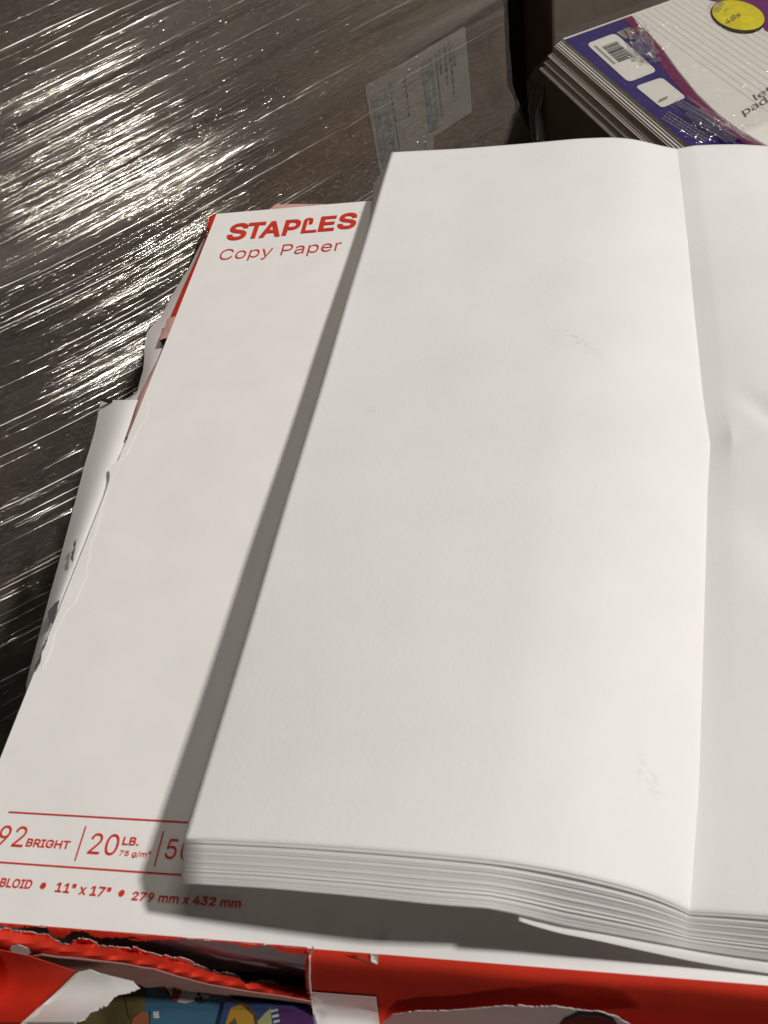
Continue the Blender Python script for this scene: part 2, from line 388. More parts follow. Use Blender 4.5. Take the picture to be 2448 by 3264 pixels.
while cnt < 2700:
    s = random.uniform(-0.40, 0.29); z = random.uniform(-0.42, 0.20); d = dens(s, z)
    if random.random() < d:
        big = random.random()
        r = random.uniform(.00009, .00022) if big < .84 else random.uniform(.00026, .0006)
        strand(s, z, random.choice([.005, .006, .008, .012, .02, .03, .045, .06, .09]) * random.uniform(.6, 1.2), r, 0, random.uniform(.3, 2.2)); cnt += 1
for k in range(190):
    s = random.uniform(-0.40, 0.18); z = random.uniform(-0.40, 0.18)
    strand(s, z, random.uniform(.05, .16), random.uniform(.0005, .0018), 1, .6)
M_wide = 2
for k in range(14):                    # broad shiny folds in the brightest band
    t = .2 + .75 * random.random(); q0 = np.array(band1[0]) ; seg = min(5, int(t * 6)); f_ = t * 6 - seg
    p = np.array(band1[seg]) * (1 - f_) + np.array(band1[seg + 1]) * f_ + rng.normal(0, .010, 2) * (0.4, 1)
    strand(p[0] - .02, p[1], random.uniform(.03, .09), random.uniform(.0006, .0022) if k % 4 else .0038, 2, .8)
for q, L_, r_ in [((-10, 262), .10, .0012), ((-10, 256), .085, .0009), ((20, 235), .05, .0006), ((188, 203), .028, .0010), ((256, 166), .007, .0013), ((0, 312), .07, .0009), ((0, 330), .09, .0008), ((30, 352), .08, .0009), ((262, 556), .035, .0009), ((196, 768), .045, .0010), ((183, 830), .05, .0010), ((150, 655), .02, .0006), ((10, 150), .04, .0005), ((215, 695), .012, .0007), ((90, 1010), .03, .0005), ((0, 1390), .03, .0008), ((30, 1130), .03, .0005)]:
    p = wall_sz(*q); strand(p[0], p[1], L_, r_, 0, .3)
def ribbon(s, z, L, w_, out, mi):
    k = 30; base = len(VV); st = L / k; ph = random.uniform(0, 40)
    for i in range(k + 1):
        e = 0.5 + 0.5 * min(1, 5 * i / k, 5 * (k - i) / k)
        for q in range(4):
            VV.append(wall_pt(min(s, .292), z + w_ * e * (q / 3 - .5) + .0012 * mnoise.noise((s * 12, ph + q * .3, 0)), out + .0009 * mnoise.noise((s * 20, q * .9 + ph, 1))))
        s += st; z += st * (tilt(s, z) + .01)
    for i in range(k):
        for q in range(3):
            A_ = base + i * 4 + q; FF.append((A_, A_ + 4, A_ + 5, A_ + 1)); FM.append(mi)
for k, (q, w_) in enumerate([((420, 480), .022), ((300, 470), .010), ((520, 330), .030), ((560, 200), .014), ((100, 330), .026), ((0, 620), .020), ((380, 420), .006), ((640, 330), .008), ((0, 930), .024), ((200, 160), .018), ((700, 240), .020), ((250, 700), .012)]):
    p = wall_sz(*q); s_, z_ = p
    while s_ > -.45: s_ -= .01; z_ -= .01 * tilt(s_, z_)      # runs right across the face
    ribbon(s_, z_, .292 - s_, w_, .0018 + .0001 * (k % 4), 3)
# small crumpled glints in the upper part
for k in range(150):
    q = wall_sz(random.uniform(380, 1050), random.uniform(0, 330)); 
    strand(q[0], q[1], random.uniform(.0015, .005), random.uniform(.0002, .0005), 0, 6)
so = link_mesh('film_creases', VV, FF, [M['strand'], M['strand_soft'], M['strand_wide'], M['layer']], film, True)
so.data.polygons.foreach_set('material_index', FM)

# ------------------------------------------------------------------ cartons at the back
ub = np.array([math.cos(math.radians(26)), math.sin(math.radians(26))]); vb = np.array([-ub[1], ub[0]])
A = at(1192, 40, -0.06)
cb = oriented_box('carton', A, ub, vb, 0.7, 0.3, -0.95, 0.12, M['carton_grey'], None, 0.003)
tag(cb, 'grey brown carton standing behind the pile of notepads', 'carton')
A2 = np.array(A) + np.array([*(vb * 0.06), 0]) - np.array([*(ub * 0.30), 0])
ct = thing('carton', 'dark carton with a torn hand hole in the gap beside the notepads', 'carton')
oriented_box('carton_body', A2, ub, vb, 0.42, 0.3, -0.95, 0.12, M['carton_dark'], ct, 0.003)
def back_face(px, py, off=-0.001):
    d = ray(px, py); P0 = np.array([A2[0], A2[1]]) + vb * off; t = ((P0 - CAM[:2]) @ vb) / (d[:2] @ vb); return CAM + d * t
hole = jag([(1152, 45), (1158, 28), (1172, 20), (1186, 27), (1190, 45), (1186, 62), (1172, 66), (1158, 64), (1152, 45)], .8, 3, 3)[:-1]
patch('hand_hole', hole, lambda x, y: back_face(x, y), M['black'], ct, 8, 0.0003)
patch('torn_flap', jag([(1156, 62), (1160, 48), (1166, 52), (1168, 62), (1156, 62)], .6, 3, 4)[:-1], lambda x, y: back_face(x, y, -0.003), M['carton_grey'], ct, 5, 0.0003)

# ------------------------------------------------------------------ the wrapped ream
ream = thing('paper_ream', 'red and white wrapped ream of copy paper with torn wrapper', 'paper ream')
# paper block inside
v, f = box_vf(0.0012, 0.2785, 0.0016, 0.431, -0.052, -0.0012)
link_mesh('paper_block', v, f, M['block'], ream)
# top of the wrapper, its left border torn below the red corner
def G(px, py): return at(px, py, 0)[:2]
tear_px = [(322, 868), (318, 905), (300, 925), (283, 960), (272, 985), (238, 1008), (236, 1040), (228, 1070), (210, 1140), (196, 1170), (186, 1230), (182, 1258), (166, 1290), (140, 1330), (128, 1350), (118, 1372), (112, 1400), (90, 1450)]
tear = [tuple(G(*q)) for q in tear_px]
outer = [(0.0, 0.432)] + [(0.0, y) for y in (0.35, 0.25)] + [(0.0002, 0.215)]
out_full = [(0.279, 0.0), (0.279, 0.432), (0.0, 0.432), (0.0, 0.33), (0.0, 0.222), (0.0, 0.1), (0.0, 0.0)]
def topz(x, y): return 0.00008 * mnoise.noise((x * 20, y * 14, 0)) 
patch('wrapper_top', out_full, lambda x, y: (x, y, topz(x, y)), M['wrap_white'], ream, 0.012, 0.0003)
# overlapping torn layer of the wrapper along the left side (a paper thickness proud)
lay = [(0.0, 0.2225)] + [G(*q) for q in [(318, 872)]] + jag(tear, 0.0004, 0.003, 5) + [(0.0, 0.105)]
patch('wrapper_overlap', lay, lambda x, y: (x, y, 0.00032), M['wrap_white'], ream, 0.01, 0.0002)
# red left side of the wrapper, folding over the edge
def red_edge(name, ys, wid, z0, z1, m, seed=0):
    r = random.Random(seed); VV = []; FF = []
    for i, y in enumerate(ys):
        wv = wid[i] * (1 + 0.06 * r.gauss(0, 1))
        VV += [(-0.00005, y, z0), (-wv * .5, y, z0 - 0.0004), (-wv, y, z1), (-wv * .9, y, z1 - 0.04)]
    for i in range(len(ys) - 1):
        for k in range(3): a = i * 4 + k; FF.append((a, a + 1, a + 5, a + 4))
    o = link_mesh(name, VV, FF, m, ream, True); thicken(o, 0.0002); return o
red_edge('wrapper_side', [0.4322, .425, .418, .4165, .40, .385, .37, .355, .34, .328], [.0054, .0052, .0046, .0020, .0022, .0026, .0034, .0040, .0044, .0046], -0.0002, -0.0016, M['red'])
red_edge('wrapper_side', [.328, .322, .315, .309], [.0058, .006, .006, .0052], -0.0002, -0.0016, M['pink'])
red_edge('wrapper_side', [.290, .28, .27, .258, .245, .232], [.0022, .0034, .0040, .0036, .0030, .0024], -0.0002, -0.0018, M['pink'])
# thin red strip of the far side showing above the top edge
v = [(-0.003, 0.4325, -0.0008), (0.05, 0.4328, -0.0006), (0.12, 0.4338, -0.0004), (0.279, 0.4338, -0.0004),
     (-0.003, 0.434, -0.045), (0.05, 0.435, -0.045), (0.12, 0.4365, -0.045), (0.279, 0.4365, -0.045)]
thicken(link_mesh('wrapper_back', v, [(0, 1, 5, 4), (1, 2, 6, 5), (2, 3, 7, 6)], M['red'], ream), 0.0002)
fb = [(585, 450), (594, 442), (640, 440.5), (690, 440.5), (716, 441.5), (585, 452.5)]
patch('wrapper_flap', fb, lambda x, y: at(x, y, -0.0003 + (452 - y) * 0.00002), M['pink'], ream, 6, 0.0002)

# left white flaps (inside of the torn wrapper) leaning outward below the top edge
def side_flap(name, rows, m, z_in=-0.003, z_out=-0.016, curl=0.004, seed=1):
    VV, FF = [], []; K = 9
    for (y, xo, xi) in rows:
        for k in range(K):
            t = k / (K - 1); zz = z_in + (z_out - z_in) * t ** 1.4 + curl * math.sin(math.pi * t) 
            VV.append(at(xi + (xo - xi) * t, y + (3 if k else 0) * 0, zz))
    for i in range(len(rows) - 1):
        for k in range(K - 1): a = i * K + k; FF.append((a, a + 1, a + K + 1, a + K))
    o = link_mesh(name, VV, FF, m, ream, True); thicken(o, 0.00018); return o
def xin(y): return 468 - 0.397 * (y - 462) + 6
side_flap('wrapper_lining', [(515, 440, 450), (540, 427, xin(540)), (580, 407, xin(580)), (630, 376, xin(630)), (680, 350, xin(680)), (705, 329, xin(705)), (718, 318, xin(718)), (740, 313, xin(740)), (770, 312, xin(770)), (800, 309, xin(800)), (824, 302, xin(824)), (840, 298, xin(840)), (856, 280, 330), (866, 262, 326)], M['wrap_in'], -0.0075, -0.012, 0.001)
rows = []
top = [(848, 296), (858, 280), (864, 262), (866, 240), (862, 218)]
for y, xo in [(864, 218), (880, 215), (905, 210), (930, 205), (965, 195), (1000, 184), (1050, 171), (1100, 158), (1160, 142), (1220, 126), (1280, 109), (1340, 93), (1400, 77), (1450, 63), (1480, 56), (1495, 57), (1506, 66)]:
    rows.append((y, xo, max(xin(y) + 2, xo + 6)))
side_flap('wrapper_lining', rows, M['paper'], -0.0062, -0.015, 0.0048)
patch('torn_edge', jag([(218, 866), (240, 870), (262, 868), (280, 858), (298, 843), (299, 836), (286, 851), (262, 862), (240, 864), (218, 861)], 1.0, 4, 9), lambda x, y: at(x, y, -0.0085), M['black'], ream, 6, 0.0001)
# dark torn holes in the lining
for k, hp in enumerate([[(152, 1207), (157, 1190), (160, 1170), (166, 1165), (160, 1195), (156, 1214)],
                        [(103, 1320), (112, 1312), (118, 1302), (128, 1296), (124, 1315), (119, 1330), (113, 1348), (107, 1342), (104, 1334)],
                        [(92, 1398), (97, 1385), (103, 1376), (100, 1388), (95, 1402)], [(74, 1440), (84, 1422), (92, 1405), (88, 1425), (78, 1448)]]):
    patch('torn_hole', jag(hp + [hp[0]], .8, 4, 20 + k)[:-1], lambda x, y: at(x, y, 0.0016), M['hole'], ream, 8, 0.0001)

# ---- printed matter
R_ = M['ink']; z0 = 0.0005
def rule(x0, x1, y0, y1, wd): 
    link_mesh('printed_rule', [(x0, y0 - wd / 2, z0), (x1, y1 - wd / 2, z0), (x1, y1 + wd / 2, z0), (x0, y0 + wd / 2, z0)], [(0, 1, 2, 3)], R_, ream)
def bar(x, y0, y1, wd):
    link_mesh('printed_rule', [(x - wd / 2, y0, z0), (x + wd / 2, y0, z0), (x + wd / 2, y1, z0), (x - wd / 2, y1, z0)], [(0, 1, 2, 3)], R_, ream)
def logo():
    VV, FF = [], []
    def add(v, f):
        b = len(VV); VV.extend(v); FF.extend([tuple(b + i for i in q) for q in f])
    yb = 0.4005
    def ltr(ch, x0, x1, y0, y1):
        v, f = text_tris(ch, 0.026); mn = v.min(0); mx = v.max(0)
        add([(x0 + (a - mn[0]) / (mx[0] - mn[0]) * (x1 - x0), y0 + (b - mn[1]) / (mx[1] - mn[1]) * (y1 - y0), z0) for a, b, c in v], f)
    ltr('S', .0134, .0262, .3998, .4182); ltr('T', .0256, .0372, .4002, .4176); ltr('A', .0350, .0490, .4002, .4174)
    ltr('P', .0499, .0606, .4006, .4174); ltr('E', .0728, .0830, .4018, .4180); ltr('S', .0845, .0964, .4024, .4198)
    # the bent-staple L
    xl, xr, yb, yt = .0620, .0720, .4016, .4178; sw = .0026
    cx, cy, ro, ri = .0648, .4150, .00285, .0008
    path_o = [(xl, yb), (xl, cy)]; path_i = [(xl + sw, yb + .0022), (xl + sw, cy)]
    outp = [(xl, yb), (xr, yb), (xr, yb + .0026), (xl + sw, yb + .0026), (xl + sw, cy - .0004)]
    outp += [(cx + .0001 + ri * math.cos(a), cy + ri * math.sin(a)) for a in (2.3, 1.57, .8)]
    outp += [(cx + .0009, cy - .0042), (cx + .0034, cy - .0042), (cx + .0034, cy)]
    outp += [(cx + ro * 1.1 * math.cos(a) + .0003, cy + ro * math.sin(a)) for a in (.5, 1.0, 1.57, 2.2, 2.7)]
    outp += [(xl, cy)]
    vs, es, fs, *_ = delaunay_2d_cdt([Vector(p) for p in outp], [], [list(range(len(outp)))], 1, 1e-7)
    add([(p.x, p.y, z0) for p in vs], [tuple(q) for q in fs])
    link_mesh('printed_logo', VV, FF, R_, ream)
logo()
lettering('TM', .0968, .0978, .4188, .4198, R_, ream, z0)
lettering('Copy Paper', .0136, .0903, .3768, .3905, R_, ream, z0, -0.006, dy=0.011)
rule(.0124, .30 - .03, .0380, .0372, .00055); rule(.004, .27, .0200, .0193, .00055)
lettering('92', .0120, .0229, .0257, .0331, R_, ream, z0, 0.0)
lettering('BRIGHT', .0240, .0412, .0260, .0289, R_, ream, z0, 0.018)
bar(.0450, .0222, .0344, .00055)
lettering('20', .0487, .0597, .0248, .0322, R_, ream, z0, 0.0)
lettering('LB.', .0609, .0671, .0286, .0315, R_, ream, z0, 0.018)
lettering('75 g/m²', .0609, .0727, .0244, .0270, R_, ream, z0, 0.008)
bar(.0751, .0220, .0343, .00055)
lettering('500', .0778, .0935, .0248, .0318, R_, ream, z0, 0.0)
lettering('TABLOID', .0138, .0318, .0117, .0148, R_, ream, z0, 0.020)
for xd in (.0361, .0659):
    vv = [(xd + .0011 * math.cos(a * .3927), .0131 - (.0006 if xd > .05 else 0) + .0011 * math.sin(a * .3927), z0) for a in range(16)]
    link_mesh('printed_dot', vv, [tuple(range(16))], R_, ream)
lettering('11" x 17"', .0411, .0618, .0114, .0146, R_, ream, z0, 0.022, dy=-.025)
lettering('279 mm x 432 mm', .0700, .1090, .0105, .0134, R_, ream, z0, 0.022, dy=.0)

# ---- torn front of the wrapper
def z4(x, y): return (x * .2042, 1985.6 + y * .2042)
def z2(x, y): return (x * .4493, 1965.3 + y * .4493)
def z3(x, y): return (609.9 + x * .3268, 1965.3 + y * .3268)
def zr(x, y): return (1084.3 + x * .3464, 1829.8 + y * .3464)
def edge_px(px):                      # the ream's front edge in the photograph
    return 1995 + 0.0775 * px + 0.0000035 * px * px
def over_edge(x, y):
    d = max(0.0, y - edge_px(x)); return at(x, y, 0.00025 - 0.00016 * d - 0.0000015 * d * d)
torn_up = [z4(*q) for q in [(-40, 62), (0, 62), (40, 78), (130, 88), (220, 92), (350, 80), (470, 70), (490, 85), (540, 168), (600, 204), (690, 192), (750, 132), (880, 122), (960, 170), (1080, 205), (1130, 192), (1300, 195), (1400, 188), (1560, 230)]]
torn_up += [z2(*q) for q in [(620, 142), (700, 152), (760, 142), (900, 140), (1000, 146), (1120, 160), (1190, 182), (1280, 166), (1330, 192), (1400, 212), (1480, 212)]]
up = [(x, edge_px(x) - 1.2) for x in np.linspace(-8, 664, 30)]
patch('wrapper_front', up + jag(torn_up, 1.3, 4, 31)[::-1], over_edge, M['red'], ream, 9, 0.0002)
# torn-off front panel hanging in front of the block
jag_top = [z4(*q) for q in [(-40, 108), (0, 108), (100, 108), (130, 135), (250, 135), (300, 140), (440, 165), (520, 180), (600, 235), (660, 275), (740, 270), (790, 230), (850, 212), (950, 222), (1050, 290), (1150, 290), (1300, 310), (1450, 325), (1560, 380)]]
jag_top += [z2(*q) for q in [(640, 180), (700, 205), (780, 225), (900, 258), (1000, 292), (1060, 312), (1150, 327), (1180, 356), (1250, 345), (1340, 367), (1430, 385), (1496, 392)]]
low = [z4(*q) for q in [(-40, 330), (100, 350), (300, 392), (360, 386), (440, 372), (600, 397), (800, 412), (1000, 437), (1300, 472), (1500, 512)]]
low += [z2(*q) for q in [(740, 285), (850, 320), (1000, 360), (1200, 395), (1350, 415), (1500, 442)]]
def tt(x, y, top, lo):
    ty = np.interp(x, [p[0] for p in top], [p[1] for p in top]); ly = np.interp(x, [p[0] for p in lo], [p[1] for p in lo]); return (y - ty) / max(1, ly - ty)
soft_top = [(-10, 2004), (130, 2030), (320, 2062), (480, 2100), (664, 2142)]
def roll(x, y):
    t = min(1.2, max(-.1, tt(x, y, soft_top, low))); Y = -0.0030 - 0.005 * math.sin(min(1, max(0, t)) * math.pi * .5) + .0005 * mnoise.noise((x * .012, y * .012, 2))
    return aty(x, y, Y)
jt = jag(jag_top, 1.0, 4, 41)
patch('wrapper_flap', jt + low[::-1], roll, M['red'], ream, 9, 0.0002)
# white torn fringe along it
fr = []
for (x, y) in jt: fr.append((x, y - abs(random.gauss(0, 1.1)) - (0.9 if x < 320 else 1.6)))
def bump_w(x): return 6.5 * math.exp(-((x - 400) / 26) ** 2) + 5.5 * math.exp(-((x - 497) / 16) ** 2) + 6.5 * math.exp(-((x - 583) / 11) ** 2)
fr = [(x, y - bump_w(x)) for x, y in fr]
patch('torn_fringe', jag(fr, .5, 4, 44) + [(x, y + 1.0) for x, y in jt[::-1]], lambda x, y: aty(x, y, -0.0027), M['fray'], ream, 7, 0.00015)
# folded hem: white line and the faded inside below it
lw = [(x, y - .2) for x, y in low[2:]]
patch('wrapper_hem', lw + [(x, y + 3.0) for x, y in lw[::-1]], lambda x, y: aty(x, y, -0.0092), M['pink'], ream, 6, 0.00015)
hem_low = [z4(*q) for q in [(300, 420), (520, 480), (800, 556), (950, 538), (1100, 590), (1400, 655), (1520, 715)]] + [z2(*q) for q in [(690, 378), (800, 366), (960, 398), (1060, 412), (1280, 440), (1400, 470), (1500, 506)]]
patch('wrapper_hem', [(x, y + 2) for x, y in low[2:]] + hem_low[::-1], lambda x, y: aty(x, y, -0.0078 + .0012 * tt(x, y, low, hem_low)), M['pink'], ream, 8, 0.00015)
patch('torn_hole', jag([z4(*q) for q in [(105, 315), (120, 285), (200, 270), (290, 310), (320, 360), (295, 380), (200, 365), (120, 340)]], .6, 4, 51), lambda x, y: aty(x, y, -0.0125), M['fray'], ream, 6, 0.00015)
# lower panel folded forward over the packs, and its white underside
def low_panel(x, y):
    t = max(0, min(1, (y - 2060) / 150)); return aty(x, y, -0.0095 - 0.018 * t ** 1.5)
pan = [z4(*q) for q in [(-60, 320), (100, 345), (300, 388), (480, 450), (800, 556), (640, 715), (420, 910), (222, 1090), (120, 1180), (-60, 1180)]]
patch('wrapper_flap', pan, low_panel, M['red'], ream, 9, 0.0002)
ln = [z4(*q) for q in [(800, 558), (640, 717), (420, 912), (222, 1090), (120, 1180), (165, 1180), (262, 1095), (450, 915), (660, 722), (835, 560)]]
patch('wrapper_fold', ln, lambda x, y: low_panel(x, y) + np.array([0, -.0006, 0]), M['fray'], ream, 6, 0.0002)
wl = [z4(*q) for q in [(820, 560), (950, 538), (1060, 580), (1400, 658), (1480, 735), (1330, 790), (1200, 820), (1130, 910), (1040, 950), (950, 980), (900, 1060), (780, 1108), (650, 1180), (140, 1180), (250, 1090), (450, 910), (655, 718)]]
patch('wrapper_lining', jag(wl[:5], .3, 8, 1) + jag(wl[4:13], 1.2, 4, 61)[1:] + wl[13:], low_panel, M['wrap_white'], ream, 9, 0.0002)

# right front: band with its seam
xs = np.linspace(663, 1760, 60); prof = [(0.0, 0.0003), (-.0012, -.0004), (-.0024, -.002), (-.0032, -.005), (-.0040, -.010), (-.0048, -.018), (-.0054, -.030), (-.0062, -.045), (-.0095, -.052), (-.018, -.0575), (-.034, -.061)]
VV, FF = [], []
for i, px in enumerate(xs):
    gx = aty(px, edge_px(px), 0.0)[0]; wf = min(1, max(0, (px - 850) / 120))
    for k, (yy, z_) in enumerate(prof):
        wob = 0.0006 * mnoise.noise((gx * 22, k * .5, 2.0)) * min(1, k / 4) + 0.0009 * max(0, mnoise.noise((gx * 60 + k * .7, k * .4, 6.0))) * min(1, k / 4)
        wob *= wf; yy2 = yy - wob; pk = px + (14 * (k / 10) - 10 * math.sin(k / 10 * 3.14) if i == 0 else 0); u_ = pk * SPX - WPX / 2
        ca = ROT[:, 0] * FPX + ROT[:, 2] * u_          # the point of the fold seen at this column
        xx = CAM[0] - (ca[1] * (yy2 - CAM[1]) + ca[2] * (z_ - CAM[2])) / ca[0]
        VV.append((xx, yy2, z_))
K = len(prof)
for i in range(len(xs) - 1):
    for k in range(K - 1): a = i * K + k; FF.append((a, a + K, a + K + 1, a + 1))
fbnd = link_mesh('wrapper_front', VV, FF, M['red'], ream, True); thicken(fbnd, 0.0003)
def on_band(x, y, d=0.0004):
    def f_(Y):
        return Y - (np.interp(-aty(x, y, Y)[2], [-p[1] for p in prof], [p[0] for p in prof]) - d)
    ys_ = np.linspace(-.05, .004, 110); lo_ = ys_[0]
    for Y in ys_[1:]:
        if f_(Y) > 0: break
        lo_ = Y
    hi_ = Y
    for _ in range(25):
        md_ = .5 * (lo_ + hi_)
        if f_(md_) > 0: hi_ = md_
        else: lo_ = md_
    return aty(x, y, lo_)
patch('wrapper_seam', [z3(*q) for q in [(205, 244), (186, 270), (174, 300), (171, 450), (188, 620), (206, 770), (217, 770), (197, 620), (185, 450), (187, 300), (205, 262)]], lambda x, y: on_band(x, y, .0012), M['fray'], ream, 6, 0.0004)
patch('printed_panel', [z3(*q) for q in [(190, 545), (400, 562), (620, 578), (632, 680), (645, 780), (212, 780)]], lambda x, y: on_band(x, y, .0010), M['wrap_white'], ream, 9, 0.0001)
patch('printed_panel', [z3(*q) for q in [(586, 292), (633, 296), (630, 358), (608, 356), (588, 343)]], lambda x, y: on_band(x, y, .0006), M['wrap_white'], ream, 6, 0.0001)
patch('crease', [z3(*q) for q in [(440, 278), (500, 310), (580, 345), (625, 360), (580, 352), (500, 325)]], lambda x, y: on_band(x, y, .0008), M['toy_brown'], ream, 6, 0.0001)
gf = [z3(*q) for q in [(655, 760), (670, 735), (740, 690), (900, 668), (1100, 668), (1280, 652), (1450, 636), (1659, 650)]] + [zr(*q) for q in [(100, 985), (200, 1000), (330, 992), (500, 1020), (600, 1024), (720, 1058), (800, 1110)]]
patch('wrapper_lining', jag(gf, .7, 5, 71) + [(1364, 2230), (820, 2230)], lambda x, y: aty(x, y, -0.0105 + .00004 * (2190 - y)), M['wrap_in'], ream, 9, 0.0002)
patch('torn_hole', [zr(*q) for q in [(330, 1140), (380, 1085), (480, 1052), (600, 1058), (690, 1085), (750, 1140)]], lambda x, y: aty(x, y, -0.0118), M['black'], ream, 8, 0.0002)

# ------------------------------------------------------------------ bright picture packs under the ream
def pack(name, label, px0, px1, py0, py1, zt):
    t = thing(name, label, 'picture pack', 'picture packs under the ream'); return t
ZT = -0.050
def tp(x, y, d=0.0): return at(x, y, ZT + d)
packs = thing('picture_pack', 'glossy blue and olive picture pack showing under the torn wrapper', 'picture pack')
P_ = [at(*z2(*q), ZT - .002) for q in [(250, 620), (300, 340), (1120, 380), (1120, 620)]]
def prism(name, pts, dz, m, parent):
    n = len(pts); V3 = list(pts) + [p - np.array([0, 0, dz]) for p in pts]
    F = [tuple(range(n)), tuple(range(2 * n - 1, n - 1, -1))] + [(i, i + n, (i + 1) % n + n, (i + 1) % n) for i in range(n)]
    o = link_mesh(name, V3, F, m, parent); bm = bmesh.new(); bm.from_mesh(o.data); bmesh.ops.recalc_face_normals(bm, faces=bm.faces); bm.to_mesh(o.data); bm.free(); return o
prism('pack_body', P_, .01, M['toy_green'], packs)
def art(name, pts, m, d, parent): return flat_patch(name, [tp(*z2(*q), d) for q in pts], m, parent, 0.0001)
art('picture_panel', [(690, 355), (775, 370), (830, 440), (880, 452), (980, 420), (1090, 400), (1030, 620), (680, 620)], M['toy_blue'], -.0018, packs)
art('picture_panel', [(775, 330), (1080, 330), (1000, 425), (890, 450), (835, 440)], M['toy_white'], -.0014, packs)
art('picture_stripe', [(835, 345), (890, 350), (850, 445), (825, 430)], M['toy_red'], -.0010, packs)
art('picture_stripe', [(770, 330), (800, 330), (790, 392), (775, 388)], M['toy_red'], -.0010, packs)
for (cx, cy) in [(955, 405), (965, 425), (945, 430), (968, 440)]:
    art('picture_spot', [(cx + 11 * math.cos(a), cy + 9 * math.sin(a)) for a in np.linspace(0, 6.0, 7)], M['black'], -.0008, packs)
art('picture_stripe', [(980, 400), (1025, 395), (1000, 412)], M['toy_red'], -.0009, packs)
art('picture_panel', [(640, 520), (680, 490), (715, 500), (722, 620), (610, 620)], M['toy_brown'], -.0010, packs)
art('picture_panel', [(722, 480), (772, 474), (778, 530), (745, 600), (722, 560)], M['toy_blue'], -.0008, packs)
art('picture_panel', [(735, 492), (762, 488), (766, 520), (740, 522)], M['toy_white'], -.0006, packs)
art('picture_panel', [(600, 420), (690, 380), (700, 480), (620, 520)], M['toy_green'], -.0012, packs)
pk2 = thing('picture_pack', 'mustard yellow and violet picture pack at the right of the torn opening', 'picture pack')
P_ = [at(*z2(*q), ZT + .002) for q in [(1035, 620), (1085, 425), (1500, 470), (1520, 620)]]
prism('pack_body', P_, .012, M['toy_navy'], pk2)
art('picture_panel', [(1060, 620), (1110, 470), (1160, 455), (1215, 490), (1235, 620)], M['toy_yellow'], .0022, pk2)
art('picture_outline', [(1128, 430), (1180, 450), (1235, 500), (1245, 620), (1232, 620), (1222, 510), (1170, 462), (1122, 442)], M['toy_green'], .0025, pk2)
art('picture_panel', [(1090, 560), (1128, 520), (1140, 545), (1120, 620), (1085, 620)], M['toy_green'], .0025, pk2)
art('picture_panel', [(1235, 540), (1300, 470), (1315, 620), (1240, 620)], M['toy_lime'], .0023, pk2)
art('picture_panel', [(1335, 460), (1500, 490), (1520, 620), (1365, 620)], M['toy_purple'], .0024, pk2)
for k in range(4):
    art('picture_stripe', [(1300 + 7 * k, 482 + 26 * k), (1336 + 4 * k, 475 + 26 * k), (1338 + 4 * k, 486 + 26 * k), (1302 + 7 * k, 494 + 26 * k)], M['toy_white'], .0026, pk2)

# ------------------------------------------------------------------ the loose stack of sheets
stack = thing('paper_stack', 'thick stack of blank white sheets lying open on the ream', 'paper stack')
BL = np.array([.0985, .0207]); TL = np.array([.1166, .4512]); E2 = (TL - BL) / np.linalg.norm(TL - BL); E1 = np.array([E2[1], -E2[0]])
def smooth_curve(xp, yp, x, k=0.05):
    xs_ = np.linspace(xp[0], xp[-1], 241); ys_ = np.interp(xs_, xp, yp); h = xs_[1] - xs_[0]; m_ = max(1, int(k * (xp[-1] - xp[0]) / h))
    pad = np.concatenate([2 * ys_[0] - ys_[1:m_ + 1][::-1], ys_, 2 * ys_[-1] - ys_[-m_ - 1:-1][::-1]]); ker = np.hanning(2 * m_ + 3)[1:-1]; ker /= ker.sum()
    return np.interp(x, xs_, np.convolve(pad, ker, 'valid')[:len(xs_)])
TFq = np.array([0, .0371, .0634, .0814, .099, .1165, .134, .1431, .1518]) / .1518; TFz = [.0349, .0408, .0434, .0444, .0447, .0412, .0334, .0272, .0166]
BFq = np.array([0, .03, .06, .0806, .096, .104, .115, .1267, .1516]) / .1516; BFz = [.0269, .0322, .0345, .0350, .0335, .0285, .0205, .0163, .0075]
TBq = np.array([0, .0446, .0867, .1139, .1352, .1485, .162, .172]) / .172; TBz = [.0194, .0186, .0193, .0200, .0191, .0166, .0114, .0086]
TFr = ([0, .01, .0202, .05, .13], [.0166, .0176, .0182, .0195, .018]); TBr = ([0, .0091, .035, .05, .13], [.0086, .0086, .0055, .0030, .0025])
CRv = [-.02, 0, .0381, .108, .1633, .188, .2165, .27, .3375, .4189, .45]; CRs = [.1512, .1516, .1567, .1632, .1683, .1712, .1704, .1706, .1712, .1708, .1706]
def crease(v): return smooth_curve(CRv, CRs, v, 0.012)
